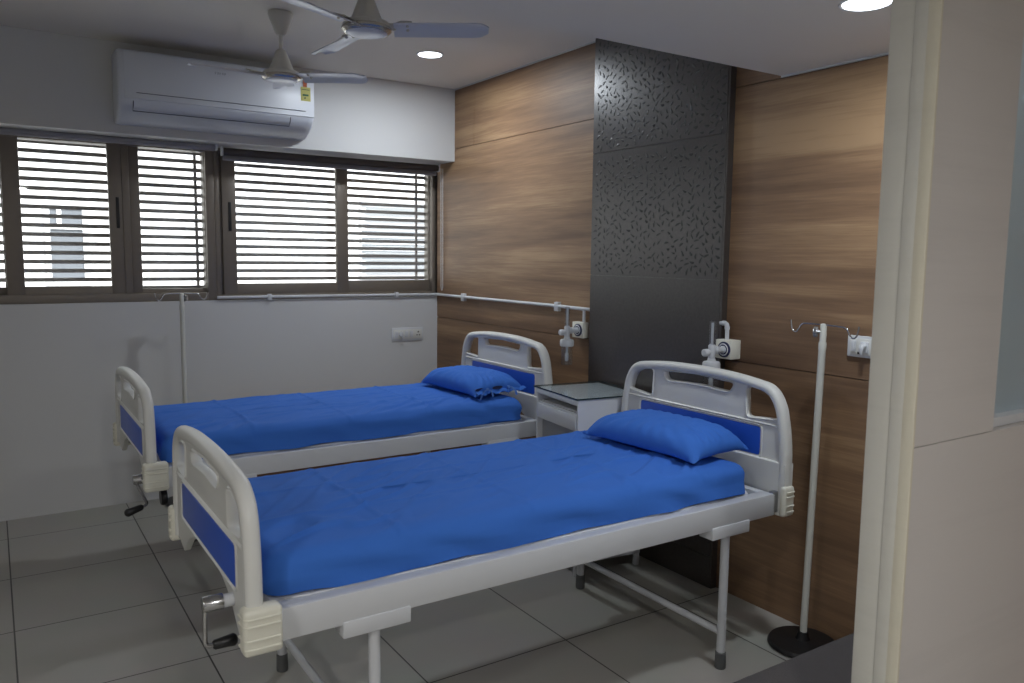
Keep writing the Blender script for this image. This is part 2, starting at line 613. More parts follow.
# rolled blinds on the beam's underside
def blind(name, label, x0, x1, y, zc, rad, fab, barz, barmat):
    t = thing(name, label, 'blind', ((x0 + x1) / 2, y, zc))
    bm = bmesh.new()
    lathe(bm, [(0, x0 - t.location.x + .012), (rad, x0 - t.location.x + .012), (rad, x1 - t.location.x - .012), (0, x1 - t.location.x - .012)], (0, 0, 0), 'X', 20, cap=False)
    to_obj('fabric_roll', bm, fab, t, smooth=40)
    for s in (x0, x1 - .012):
        bm = bmesh.new(); box(bm, s - t.location.x, s - t.location.x + .012, -.020, .020, -rad - .003, ZB - zc, .004)
        to_obj('end_bracket', bm, M_WHITEP, t, smooth=40)
    bm = bmesh.new(); box(bm, x0 - t.location.x + .014, x1 - t.location.x - .014, rad - .004, rad, barz - zc, 0.0)
    box(bm, x0 - t.location.x + .014, x1 - t.location.x - .014, rad - .016, rad + .004, barz - zc - .016, barz - zc + .004, .004)
    to_obj('bottom_bar', bm, barmat, t, smooth=40)
    return t
b1 = blind('roller_blind', 'pale rolled-up roller blind above the left window, under the air conditioner', -1.1, 1.165, 4.985, 2.1085, .015, M_BLIND_L, 2.104, M_BLIND_L)
b2 = blind('roller_blind', 'dark brown rolled-up roller blind above the right window', 1.195, 2.670, 5.025, 2.092, .022, M_BLIND_D, 2.058, M_BLIND_L)
bm = bmesh.new()
tube(bm, fillet([(2.672, 5.0, 2.09), (2.674, 5.0, 1.26), (2.680, 5.0, 1.235), (2.688, 5.0, 1.26), (2.686, 5.0, 2.09)], .01), 0.0022, 6)
ch = to_obj('pull_chain', bm, M_WHITEP, None, smooth=60)
ch.parent = b2
ch.matrix_parent_inverse = Matrix.Translation(-b2.location)

# ------------------------------------------------------------------ world outside
bm = bmesh.new()
box(bm, -8, 10, 9.0, 9.3, -2.5, 7.0)
fac = tag(to_obj('building_facade', bm, M_FACADE), 'bright white house wall outside, seen through both windows', 'building')
def outwin(name, x0, x1, z0, z1, pane, bars):
    bm = bmesh.new(); frame_ring(bm, x0, x1, z0, z1, 8.95, 9.0, .05)
    w = to_obj(name, bm, M_FACADEG, fac, smooth=40)
    bm = bmesh.new(); box(bm, x0 + .04, x1 - .04, 8.975, 8.999, z0 + .04, z1 - .04)
    to_obj('outside_pane', bm, pane, w)
    if bars:
        bm = bmesh.new()
        for k in range(bars):
            z = z0 + .08 + k * (z1 - z0 - .16) / (bars - 1)
            box(bm, x0, x1, 8.93, 8.95, z - .010, z + .010)
        to_obj('louvre', bm, M_FACADED, w)
    else:
        bm = bmesh.new(); box(bm, x0 + .04, x1 - .04, 8.95, 8.976, z1 - .25, z1 - .20)
        box(bm, x0 + .11, x0 + .15, 8.95, 8.976, z1 - .21, z1 - .04)
        to_obj('glazing_bar', bm, M_FACADE, w)
outwin('outside_window', 0.46, 0.84, 1.15, 1.95, M_FACADED, 0)
outwin('louvred_window', 3.72, 4.62, 1.05, 2.15, M_FACADEG, 13)
bm = bmesh.new(); box(bm, -8, 10, YW + 0.4, 9.0, -2.6, -2.5)
struct(to_obj('trim_5', bm, M_GROUND))

# ------------------------------------------------------------------ partition with jamb and glazed opening at the right
QY0, QY1 = 0.85, 0.948
QX = 1.505
bm = bmesh.new()
box(bm, QX + 0.004, XW, QY0 + .004, QY1 - .004, 0, 1.117)
box(bm, QX + 0.004, 1.826, QY0 + .004, QY1 - .004, 1.119, ZD)
box(bm, 1.826, XW, QY0 + .004, QY1 - .004, 2.08, ZD)
part = struct(to_obj('wall_partition', bm, M_LAM))
bm = bmesh.new()
box(bm, QX - .0025, QX + .005, QY0 - .001, QY0 + .024, 0, ZD, .0012, mi=1)  # near strip of the jamb in a yellower cream
box(bm, QX - .0025, QX + .005, QY0 + .023, QY0 + .050, 0, ZD, .001)
box(bm, QX, QX + .0055, QY0 + .049, QY1 + .003, 0, ZD, .001)
struct(to_obj('door_1', bm, [M_JAMB, M_EDGE], smooth=40))
bm = bmesh.new()
box(bm, 1.826, XW, QY0 + .02, QY1 - .02, 1.118, 1.14, .002)
box(bm, 1.826, 1.835, QY0 + .02, QY1 - .02, 1.14, 2.08, .002)
w3 = struct(to_obj('window_3', bm, M_WHITEP, smooth=40))
bm = bmesh.new(); box(bm, 1.832, XW, .896, .902, 1.135, 2.08)
to_obj('pane', bm, M_FROST, w3)

# charcoal bench just inside the partition
t = thing('padded_bench', 'charcoal upholstered bench corner beside the grey door jamb', 'bench', (1.74, 1.140, 0))
bm = bmesh.new()
poly = rounded([(-.40, -.165), (.40, -.165), (.40, .165), (-.40, .165)], .09, 8)
rings = []
for ins, z in ((.012, .30), (0, .312), (0, .392), (.006, .408), (.02, .417), (.05, .42)):
    k = [(p[0] * (1 - ins / .40), p[1] * (1 - ins / .165), z) for p in poly]
    rings.append(k)
loft(bm, rings)
to_obj('seat_cushion', bm, M_BENCH, t, smooth=50)
bm = bmesh.new(); box(bm, -.37, .37, -.14, .14, .25, .301, .004)
to_obj('seat_base', bm, M_BLACK, t, smooth=40)
for sx in (-.34, .34):
    for sy in (-.11, .11):
        bm = bmesh.new(); lathe(bm, [(.016, 0), (.022, .25)], (sx, sy, 0), seg=14)
        to_obj('leg', bm, M_BLACK, t, smooth=40)

# ------------------------------------------------------------------ downlights
def downlight(x, y, z, label, power=LAMP_W, col=(0.86, 0.93, 1.0)):
    t = thing('downlight', label, 'ceiling light', (x, y, z), group=None)
    bm = bmesh.new(); lathe(bm, [(.064, 0), (.067, -.004), (.074, -.005), (.076, 0)], seg=36, cap=False)
    to_obj('trim_ring', bm, M_WHITEP, t, smooth=50)
    bm = bmesh.new(); lathe(bm, [(.0, -.001), (.065, -.001), (.065, -.004), (.059, -.006), (.0, -.006)], seg=36, cap=False)
    to_obj('diffuser', bm, M_LAMP, t, smooth=50)
    d = bpy.data.lights.new('downlight_glow', 'AREA')
    d.shape = 'DISK'
    d.size = 0.13
    d.energy = power
    d.color = col
    lo = bpy.data.objects.new('lamp_glow', d)
    COL.objects.link(lo)
    lo.parent = t
    lo.location = (0, 0, -.009)
    return lo
downlight(2.12, 4.10, ZC, 'round lit downlight in the higher ceiling, right of the fans')
downlight(2.129, 1.421, ZD, 'round lit downlight in the lower ceiling at the top of the door jamb', 10.5)
downlight(0.35, -0.75, ZD, 'unseen fill downlight added over the corridor behind the viewer', FILL_W, (1.0, 0.985, 0.96))  # out of view, added for diffuse fill and to light the partition
downlight(-1.25, 0.55, ZD, 'unseen fill downlight added over the corridor left of the viewer', FILL_W * .6, (1.0, 0.985, 0.96))  # out of view, added as fill from the left on the foot panels

# ------------------------------------------------------------------ hospital beds
def smoothstep(a, b, x):
    t = max(0, min(1, (x - a) / (b - a)))
    return t * t * (3 - 2 * t)

def end_panel(bed, name, x, out, top, prof, holes, blue, skirt_z, tr=.027, ry=.0215):
    """moulded end panel in the plane x; out = -1 foot, +1 head. Local u runs along +y."""
    root = None
    pts = [(p[0], p[1]) for p in prof]           # left half from bottom to apex, u negative
    full = pts + [(-u, z) for u, z in reversed(pts[:-1])]
    path = fillet([(x, u, z) for u, z in full], .085, 7)
    bm = bmesh.new()
    tube(bm, path, tr, 14, ry=ry, ref=(1, 0, 0), sq=.8)
    root = to_obj(name, bm, M_IVORY, bed, smooth=50)
    # infill board with hand holes, arched lower edge
    ins = .006
    outer = []
    for p in path:
        outer.append((p.y * (1 - ins / .46), p.z - (.008 if p.z > top - .08 else 0)))
    b0 = skirt_z
    arch = []
    for k in range(13):
        a = k / 12
        u = .335 - a * .67
        arch.append((u, b0 + .105 - .105 * abs(u / .335) ** 3.2))
    outer = outer + arch
    fr = ((x, 0, 0), (0, 1, 0), (0, 0, 1))
    curve_plate('infill_board', [outer] + [rounded(h, .024, 5) for h in holes], .011, .004, M_IVORY, root, fr)
    # raised lips round holes
    bm = bmesh.new()
    for h in holes:
        hp = rounded(h, .024, 5)
        tube(bm, [(x, p[0], p[1]) for p in hp], .0155, 8, closed=True, ry=.0055, ref=(1, 0, 0))
    u0, u1, z0, z1 = blue
    bp = rounded([(u0 - .008, z0 - .008), (u1 + .008, z0 - .008), (u1 + .008, z1 + .008), (u0 - .008, z1 + .008)], .02, 4)
    tube(bm, [(x, p[0], p[1]) for p in bp], .0155, 8, closed=True, ry=.006, ref=(1, 0, 0))
    tube(bm, [(x, -.435, z1 + .016), (x, .435, z1 + .016)], .016, 8, ry=.007, ref=(1, 0, 0))
    to_obj('raised_lip', bm, M_IVORY, root, smooth=50)
    curve_plate('colour_panel', [rounded([(u0, z0), (u1, z0), (u1, z1), (u0, z1)], .014, 4)], .0135, .002, M_BLUEP, root, fr)
    if out > 0:
        sk = [(-.462, .736), (-.462, b0 - .02), (-.345, b0 - .02)]
        for k in range(13):
            u = -.335 + k / 12 * .67
            sk.append((u, b0 + .105 - .105 * abs(u / .335) ** 3.2))
        sk += [(.345, b0 - .02), (.462, b0 - .02), (.462, .736)]
        curve_plate('skirt_board', [rounded(sk, .006, 2)], .024, .004, M_IVORY, root, fr)
    # corner brackets with ribs
    for s in (-1, 1):
        bm = bmesh.new()
        xa, xb = (x - .034, x + .060) if out < 0 else (x - .032, x + .026)
        ya, yb = (.428, .478) if out < 0 else (.446, .474)
        if s < 0:
            ya, yb = -yb, -ya
        box(bm, xa, xb, ya, yb, .537, .652, .012, 3)
        for zr in (.556, .578, .612, .630):
            yo = (.4785 if out < 0 else .4745) * s
            xo = xa if out < 0 else xb
            r = .0035
            tube(bm, fillet([((xb - .008) if out < 0 else (xa + .008), yo, zr), (xo + (.004 if out < 0 else -.004), yo, zr), (xo, ((.432 if out < 0 else .458) * s), zr)], .012, 4), r, 6)
        to_obj('corner_bracket', bm, M_CREAM, root, smooth=50)
    return root

def make_bed(label):
    bed = thing('hospital_bed', label, 'bed', (0, 0, 0))
    # outer frame of box rails
    bm = bmesh.new()
    x0, x1, yo = -.925, .925, .437
    for s in (-1, 1):
        ya, yb = sorted((s * yo, s * (yo - .030)))
        box(bm, x0, x1, ya, yb, .540, .622, .003)
        ya, yb = sorted((s * (yo - .004), s * (yo - .052)))
        box(bm, x0 + .005, x1 - .005, ya, yb, .606, .6215, .002)
    for xx in (x0, x1 - .035):
        box(bm, xx, xx + .035, -yo + .028, yo - .028, .545, .6205, .003)
    for xx in (-.45, 0.0, .45):
        box(bm, xx - .015, xx + .015, -yo + .028, yo - .028, .548, .588, .002)
    fr = to_obj('frame', bm, M_WHITEP, bed, smooth=40)
    # end lugs to the panels
    for s in (-1, 1):
        for xx, xa in ((.925, .960), (-.925, -.985)):
            a, b_ = sorted((xx, xa))
            bm = bmesh.new()
            box(bm, a - .01, b_, s * .425 - .012, s * .425 + .012, .550, .628, .002)
            to_obj('end_lug', bm, M_STEEL, fr)
    # sheet steel platform with rounded ends
    bm = bmesh.new()
    pp = rounded([(-.905, -.392), (.865, -.392), (.865, .392), (-.905, .392)], .07, 6)
    loft(bm, [[(p[0], p[1], .606) for p in pp], [(p[0], p[1], .620) for p in pp], [(p[0] * .997, p[1] * .992, .6245) for p in pp]])
    to_obj('mattress_platform', bm, M_WHITEP, bed, smooth=50)
    # legs
    for lx in (-.665, .690):
        for s in (-1, 1):
            bm = bmesh.new(); lathe(bm, [(.016, .03), (.016, .548)], (lx, s * .413, 0), seg=18)
            lg = to_obj('leg', bm, M_WHITEP, bed, smooth=40)
            bm = bmesh.new(); lathe(bm, [(.0185, 0), (.0205, .004), (.0195, .06), (.0165, .063)], (lx, s * .413, 0), seg=18)
            to_obj('rubber_tip', bm, M_RUBBER, lg, smooth=40)
            bm = bmesh.new()
            ya, yb = sorted((s * .441, s * .375))
            box(bm, lx - .096, lx + .096, ya, yb, .5035, .5485, .004)
            to_obj('mounting_plate', bm, M_WHITEP, lg, smooth=40)
        bm = bmesh.new(); tube(bm, [(lx, -.405, .135), (lx, .405, .135)], .013, 12)
        to_obj('cross_bar', bm, M_WHITEP, bed, smooth=40)
    return bed

HEAD = dict(x=.965, out=1, top=1.047, skirt_z=.555, ry=.0180,
            prof=[(-.446, .560), (-.446, .73), (-.440, .83), (-.416, .945), (-.372, 1.004), (-.20, 1.026), (0, 1.031)],
            holes=[[(-.418, .892), (-.262, .878), (-.256, 1.004), (-.330, .998), (-.396, .966)],
                   [(.262, .878), (.418, .892), (.396, .966), (.330, .998), (.256, 1.004)],
                   [(-.178, .960), (0, .968), (.178, .960), (.200, 1.004), (0, 1.013), (-.200, 1.004)]],
            blue=(-.333, .333, .742, .852))
FOOT = dict(x=-.985, out=-1, top=.962, skirt_z=.535, tr=.0215,
            prof=[(-.437, .560), (-.437, .70), (-.432, .78), (-.414, .875), (-.362, .919), (-.20, .937), (0, .942)],
            holes=[[(-.395, .800), (-.262, .787), (-.256, .900), (-.318, .900), (-.374, .876)],
                   [(.262, .787), (.395, .800), (.374, .876), (.318, .900), (.256, .900)],
                   [(-.155, .862), (0, .870), (.155, .862), (.172, .904), (0, .914), (-.172, .904)]],
            blue=(-.326, .326, .652, .762))

def add_crank(bed, y, z, ang, arm, flip, k0, xs, lean):
    """folding crank below the foot panel: chrome socket, bent rod, black grip"""
    bm = bmesh.new()
    lathe(bm, [(.0, -.02), (.017, -.02), (.017, .062), (.0, .062)], (xs, y, z), 'X', 16, cap=False)
    shaft = to_obj('crank_shaft', bm, M_WHITEP, bed, smooth=40)
    bm = bmesh.new()
    lathe(bm, [(.0, -.068), (.0185, -.068), (.0205, -.064), (.0205, -.019), (.0, -.019)], (xs, y, z), 'X', 18, cap=False)
    to_obj('crank_socket', bm, M_CHROME, shaft, smooth=40)
    px = xs - .062
    dy, dz = math.sin(ang), -math.cos(ang)
    bm = bmesh.new()
    e = Vector((px + lean, y + dy * arm, z + dz * arm))
    hd = Vector(flip).normalized()
    tube(bm, fillet([(px, y, z + .013), (px, y, z), e, e + hd * .05], .016, 5), .0062, 10)
    to_obj('crank_rod', bm, M_CHROME, shaft, smooth=50)
    bm = bmesh.new()
    pts = [e + hd * k * k0 for k in (.028, .034, .08, .105, .114, .118)]
    tube(bm, pts, [.009, .0125, .0145, .0165, .012, .004], 14)
    to_obj('crank_grip', bm, M_BLACK, shaft, smooth=50)

near = make_bed('nearest hospital bed, white frame with its crank handle and ribbed corners in front')
end_panel(near, 'head_panel', **HEAD)
end_panel(near, 'foot_panel', **FOOT)
far = copy_tree(near)
far['label'] = 'farther hospital bed standing beside the window wall'
near['group'] = far['group'] = 'hospital beds'
NB = Vector((1.475, 2.300, 0))
FB = Vector((1.488, 3.825, 0))
near.location = NB
far.location = FB
add_crank(near, -.29, .612, -.10, .106, (1, .08, .0), .68, -1.004, -.004)
add_crank(far, -.30, .552, -.75, .120, (-.85, -.40, -.12), .85, -.968, .035)
bm = bmesh.new()
lathe(bm, [(0, -.012), (.03, -.012), (.034, -.006), (.034, .006), (.03, .012), (0, .012)], (-.93, -.352, .478), 'X', 16, cap=False)
tube(bm, [(-.93, -.352, .478), (-.93, -.352, .56)], .008, 8)
to_obj('brake_knob', bm, M_BLACK, far, smooth=40)

# ------------------------------------------------------------------ mattresses in blue sheets
def make_mattress(name, label, loc, seed):
    L, Wd, H = 1.778, .800, .109
    nx, ny = 150, 70
    r = .05
    bm = bmesh.new()
    off = Vector((seed * 13.1, seed * 7.7, 0))
    def surf(s, t):
        """s,t in [-1,1] with borders folded down"""
        return s, t
    # perimeter profile: param v from bottom edge up the side, over the corner, to the top
    hx, hy = L / 2, Wd / 2
    side = [(0.0, 0.0), (0.0, .02), (0.0, .045), (0.0, H - r - .01), (0.0, H - r)]
    for k in range(1, 6):
        a = k / 5 * PI / 2
        side.append((r - r * math.cos(a), H - r + r * math.sin(a)))
    n_per = 600
    cr = .06
    per = []
    straight = [2 * (hx - cr), 2 * (hy - cr)]
    tot = 2 * straight[0] + 2 * straight[1] + 2 * PI * cr
    for k in range(n_per):
        d = tot * k / n_per
        segs = [('l', (-hx + cr, -hy), (1, 0), straight[0]), ('a', (hx - cr, -hy + cr), -PI / 2, PI * cr / 2),
                ('l', (hx, -hy + cr), (0, 1), straight[1]), ('a', (hx - cr, hy - cr), 0, PI * cr / 2),
                ('l', (hx - cr, hy), (-1, 0), straight[0]), ('a', (-hx + cr, hy - cr), PI / 2, PI * cr / 2),
                ('l', (-hx, hy - cr), (0, -1), straight[1]), ('a', (-hx + cr, -hy + cr), PI, PI * cr / 2)]
        for sg in segs:
            if d <= sg[3] + 1e-9:
                if sg[0] == 'l':
                    p = (sg[1][0] + sg[2][0] * d, sg[1][1] + sg[2][1] * d)
                    nrm = (sg[2][1], -sg[2][0])
                else:
                    a = sg[2] + d / cr
                    p = (sg[1][0] + cr * math.cos(a), sg[1][1] + cr * math.sin(a))
                    nrm = (math.cos(a), math.sin(a))
                per.append((p, nrm))
                break
            d -= sg[3]
    rings = []
    for (ins, z) in side:
        ring = []
        for (p, nm) in per:
            # hanging cloth: soft vertical folds growing to the lower hem, with diagonal pulls
            w = 1 - z / H
            q = Vector((p[0] * 5, p[1] * 5, z * 4)) + off
            wob = noise.noise(q) * .012 * (.4 + w)
            diag = math.sin((p[0] * 1.0 + p[1] * .8) * 17 + z * 60 + noise.noise(q * .6) * 5)
            wob += .0090 * diag * smoothstep(0, .5, w) * (0.5 + 0.5 * noise.noise(q * .35 + Vector((3, 3, 3))))
            zz = z
            if z < .03:
                zz = z + max(0, noise.noise(q * 1.3)) * .012
            ring.append((p[0] - nm[0] * (ins - wob), p[1] - nm[1] * (ins - wob), zz))
        rings.append(ring)
    # top: shrink perimeter inward to the centre line
    top_rings = 46
    for k in range(1, top_rings + 1):
        f = (k / top_rings) ** 0.9
        ring = []
        for (p, nm) in per:
            bx, by = p[0] - nm[0] * r, p[1] - nm[1] * r
            cx = max(-hx + hy, min(hx - hy, bx))
            x = bx + (cx - bx) * f * .998
            y = by + (0 - by) * f * .998
            z = H + .003 * math.sin(f * PI / 2)
            ring.append((x, y, z))
        rings.append(ring)
    folds_x = (-.52, -.08, .36, .66)
    folds_y = (-.13, .14)
    for ri, ring in enumerate(rings):
        if ri < 6:
            continue
        for i, (x, y, z) in enumerate(ring):
            q = Vector((x * 2.0, y * 2.0, 0)) + off
            dz = noise.noise(q * 1.4) * .003
            # long diagonal wrinkles gathered from the near head corner
            wr = abs(noise.noise(Vector((x * 2.2 + y * 3.2, (y - x * .7) * 11, seed)) + off))
            dz += .012 * (1 - smoothstep(0.0, .26, wr)) * smoothstep(6, 12, ri) * (0.35 + .65 * smoothstep(-.2, .5, noise.noise(q * .8 + Vector((9, 0, 0)))))
            for fx in folds_x:
                d = abs(x - fx - .012 * noise.noise(Vector((y * 3, fx, seed))))
                dz += .0050 * max(0, 1 - d / .016)
            for fy in folds_y:
                d = abs(y - fy - .01 * noise.noise(Vector((x * 2, fy, seed))))
                dz += .0045 * max(0, 1 - d / .016)
            ring[i] = (x, y, z + dz)
    vr = loft(bm, rings, cap=True)
    bmesh.ops.remove_doubles(bm, verts=bm.verts[:], dist=.0006)
    o = to_obj(name, bm, M_SHEET, None, smooth=70)
    o.location = loc
    return tag(o, label, 'mattress', 'blue-sheeted mattresses')

make_mattress('mattress', 'mattress in a creased blue sheet on the nearest bed', (NB.x - .046, NB.y + .008, .6265), 1)
make_mattress('mattress', 'mattress in a blue sheet on the farther bed by the window', (FB.x - .034, FB.y + .008, .6265), 2)

# ------------------------------------------------------------------ pillows
def make_pillow(label, loc, rotz, seed, open_end):
    L, Wd, H = .290, .160, .078        # half sizes (long axis local y)
    n, m = 64, 48
    off = Vector((seed * 5.3, seed * 2.1, 0))
    bm = bmesh.new()
    lay = {}
    def pos(u, v, sgn):
        # u along length [-1,1], v across
        pin = 1 - .05 * (1 - abs(v)) * smoothstep(.6, 1, abs(u)) - 0.0
        pinv = 1 - .04 * (1 - abs(u) ** 2) * smoothstep(.7, 1, abs(v))
        x = v * Wd * pinv
        y = u * L * pin
        e = (1 - abs(u) ** 3.4) * (1 - abs(v) ** 3.4)
        h = max(0, e) ** .44
        top = H * h
        cor = smoothstep(.55, 1, abs(u)) * smoothstep(.55, 1, abs(v))
        seam = .034 - .020 * cor
        q = Vector((x * 9, y * 9, sgn)) + off
        wr = 0
        rad = math.atan2(v, u)
        rim = smoothstep(.35, .95, max(abs(u), abs(v)))
        wr += .006 * rim * math.sin(rad * 26 + noise.noise(q * .7) * 4) * (h if h > .05 else 0)
        wr += .0035 * noise.noise(q * 1.4) * h
        crease = abs(noise.noise(Vector((x * 5 + y * 4, y * 14 - x * 6, seed)) + off))
        wr -= .004 * (1 - smoothstep(0, .14, crease)) * h
        if sgn > 0:
            z = seam + top + wr
        else:
            z = seam - (seam - .004) * h ** .6
        return (x, y, z)
    for sgn in (1, -1):
        for i in range(n + 1):
            for j in range(m + 1):
                u, v = -1 + 2 * i / n, -1 + 2 * j / m
                border = i in (0, n) or j in (0, m)
                if sgn < 0 and border:
                    lay[(sgn, i, j)] = lay[(1, i, j)]
                else:
                    lay[(sgn, i, j)] = bm.verts.new(pos(u, v, sgn))
        for i in range(n):
            for j in range(m):
                a, b_, c, d = lay[(sgn, i, j)], lay[(sgn, i + 1, j)], lay[(sgn, i + 1, j + 1)], lay[(sgn, i, j + 1)]
                bm.faces.new((a, b_, c, d) if sgn > 0 else (d, c, b_, a))
    o = to_obj('pillow', bm, M_SHEET, None, smooth=70)
    o.location = loc
    o.rotation_euler = (0, math.radians(-1.5), rotz)
    tag(o, label, 'pillow', 'blue pillows')
    if open_end:
        # near end tied with tapes; navy plugs paint the shade in the open mouth
        for (vx, dx) in ((-.085, -.03), (.05, .02)):
            bm = bmesh.new()
            p0 = Vector((vx, -L * .955, .045))
            loop = [p0 + Vector((0, -.006, .0)), p0 + Vector((dx * .8, -.022, -.004)), p0 + Vector((dx * 1.6, -.030, -.022)), p0 + Vector((dx * 2.0, -.03, -.045))]
            tube(bm, loop, .0055, 6, ry=.0015)
            loop = [p0 + Vector((0, -.006, .0)), p0 + Vector((-dx * .5, -.024, -.006)), p0 + Vector((-dx * .7, -.03, -.035))]
            tube(bm, loop, .005, 6, ry=.0015)
            box(bm, p0.x - .008, p0.x + .008, p0.y - .014, p0.y - .004, p0.z - .007, p0.z + .007, .003)
            to_obj('tie_tape', bm, M_SHEET2, o, smooth=60)
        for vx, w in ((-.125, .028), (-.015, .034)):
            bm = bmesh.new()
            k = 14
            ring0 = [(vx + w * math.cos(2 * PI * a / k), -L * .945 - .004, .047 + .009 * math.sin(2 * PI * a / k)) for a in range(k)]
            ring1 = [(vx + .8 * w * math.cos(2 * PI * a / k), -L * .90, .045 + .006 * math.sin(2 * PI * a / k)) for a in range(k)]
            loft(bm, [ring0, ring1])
            to_obj('mouth_shade', bm, M_NAVY, o, smooth=60)
        bm = bmesh.new()
        rows = []
        for i in range(25):
            v = -1 + 2 * i / 24
            x = v * Wd * .97
            y0 = -L * (.97 - .03 * (1 - v * v))
            rows.append([(x, y0 + .004, .038), (x, y0 - .012, .034 + .007 * math.sin(v * 13)), (x, y0 - .024 + .004 * math.sin(v * 9), .024 + .006 * math.sin(v * 13 + 1)), (x, y0 - .020 + .004 * math.sin(v * 9), .021 + .006 * math.sin(v * 13 + 1)), (x, y0 + .004, .032)])
        loft(bm, rows)
        to_obj('pillowcase_flap', bm, M_SHEET, o, smooth=60)
    else:
        bm = bmesh.new()
        tube(bm, [(-Wd * .93, L * .96, .018), (-Wd * .99, L * 1.0, .022), (-Wd * 1.01, L * 1.02, .018)], [.006, .007, .004], 8)
        to_obj('corner_tassel', bm, M_SHEET, o, smooth=60)
    return o
make_pillow('plump blue pillow against the head panel of the nearest bed', (2.206, 2.258, .750), math.radians(4), 1, False)
make_pillow('blue pillow with tied open end on the farther bed', (2.218, 3.790, .750), math.radians(3), 4, True)

# ------------------------------------------------------------------ bedside locker with glass sheet
t = thing('bedside_locker', 'white steel bedside locker between the two head panels', 'bedside locker', (2.422, 2.998, 0), math.radians(-7))
hx, hy, ZT = .183, .203, .838
bm = bmesh.new()
box(bm, -hx, hx, -hy, -hy + .012, .06, ZT, .003)
box(bm, -hx, hx, hy - .012, hy, .06, ZT, .003)
box(bm, hx - .012, hx, -hy + .01, hy - .01, .06, ZT - .001, .002)
box(bm, -hx + .003, hx - .005, -hy + .01, hy - .01, ZT - .012, ZT - .0005, .002)
box(bm, -hx + .012, hx - .01, -hy + .01, hy - .01, .09, .102, .002)
box(bm, -hx + .012, hx - .01, -hy + .01, hy - .01, .42, .430, .002)
box(bm, -hx + .001, -hx + .014, -hy + .011, hy - .011, ZT - .030, ZT - .011, .002)
body = to_obj('cabinet_body', bm, M_WHITEP, t, smooth=40)
bm = bmesh.new()
box(bm, -hx + .022, hx - .03, -hy + .02, hy - .02, ZT - .135, ZT - .06, .003)
box(bm, -hx - .004, -hx + .020, -hy + .016, hy - .016, ZT - .150, ZT - .075, .005)
box(bm, -hx + .004, -hx + .020, -hy + .016, hy - .016, ZT - .076, ZT - .066, .002)
to_obj('drawer', bm, M_WHITEP, t, smooth=40)
bm = bmesh.new()
box(bm, -hx + .030, -hx + .036, -hy + .0125, hy - .0125, .105, ZT - .152, .001)
to_obj('door', bm, M_GREYIN, t)
for sx in (-1, 1):
    for sy in (-1, 1):
        bm = bmesh.new(); box(bm, sx * (hx - .014) - .012, sx * (hx - .014) + .012, sy * (hy - .014) - .012, sy * (hy - .014) + .012, 0, .07, .003)
        to_obj('leg', bm, M_WHITEP, t, smooth=40)
gt = thing('glass_sheet', 'dark-edged glass sheet lying on the bedside locker top', 'glass top', (2.422, 2.998, ZT), math.radians(-7))
bm = bmesh.new(); box(bm, -hx - .010, hx + .012, -hy - .008, hy + .008, 0.0005, .0065)
to_obj('glass_pane', bm, M_GLASSTOP, gt)
bm = bmesh.new()
frame_ring(bm, -hx - .0115, hx + .0135, 0, 0, 0, 0, 0) if False else None
a, b_, c, d = -hx - .012, hx + .014, -hy - .010, hy + .010
box(bm, a, a + .002, c, d, .0003, .0067)
box(bm, b_ - .002, b_, c, d, .0003, .0067)
box(bm, a + .002, b_ - .002, c, c + .002, .0003, .0067)
box(bm, a + .002, b_ - .002, d - .002, d, .0003, .0067)
to_obj('glass_edge', bm, M_GLASSEDGE, gt)

# ------------------------------------------------------------------ drip stands
def drip_stand(label, loc, rotz, knob_dir, lean=0.0):
    t = thing('drip_stand', label, 'drip stand', loc, rotz, 'drip stands')
    bm = bmesh.new()
    lathe(bm, [(0, 0), (.122, 0), (.130, .006), (.130, .012), (.124, .022), (.06, .028), (.028, .031), (.022, .046), (.020, .060), (0, .060)], seg=48, cap=False)
    to_obj('base', bm, M_BLACK, t, smooth=50)
    bm = bmesh.new()
    lathe(bm, [(.0132, .055), (.0132, 1.155), (.0142, 1.160), (.0142, 1.180), (.0132, 1.185)], seg=20)
    p = to_obj('pole', bm, M_POLE, t, smooth=50)
    bm = bmesh.new()
    lathe(bm, [(.0118, 1.180), (.0118, 1.244), (.0105, 1.252), (0, 1.254)], seg=20, cap=False)
    to_obj('upper_tube', bm, M_POLE, t, smooth=50)
    bm = bmesh.new()
    def hook(s):
        return [(0, s * .02, 1.250), (0, s * .085, 1.248), (0, s * .098, 1.242), (0, s * .106, 1.225), (0, s * .116, 1.212), (0, s * .128, 1.212), (0, s * .137, 1.222), (0, s * .141, 1.240), (0, s * .143, 1.256)]
    path = list(reversed(hook(1))) + hook(-1)
    tube(bm, fillet(path, .008, 3), .0032, 8)
    to_obj('hook_bar', bm, M_CHROME, t, smooth=60)
    bm = bmesh.new()
    kd = Vector((math.cos(knob_dir), math.sin(knob_dir), 0))
    tube(bm, [Vector((0, 0, 1.222)) + kd * k for k in (.008, .024)], .006, 10)
    for k in range(5):
        a = 2 * PI * k / 5
        sd = Vector((-kd.y, kd.x, 0))
        c = kd * .026 + Vector((0, 0, 1.222)) + sd * math.cos(a) * .011 + Vector((0, 0, math.sin(a) * .011))
        tube(bm, [c - kd * .008, c - kd * .006, c + kd * .005, c + kd * .008], [.006, .0095, .0095, .006], 10)
    tube(bm, [Vector((0, 0, 1.222)) + kd * k for k in (.018, .036)], .013, 12)
    to_obj('clamp_knob', bm, M_STEEL, t, smooth=50)
    for ch in t.children:
        if ch.name.split('.')[0] != 'base':
            ch.rotation_euler = (lean, 0, 0)       # the pole stands a touch out of plumb in its socket
    return t
drip_stand('cream drip stand on a round black base against the wood wall', (2.562, 1.830, 0), 0, math.radians(125), .015)
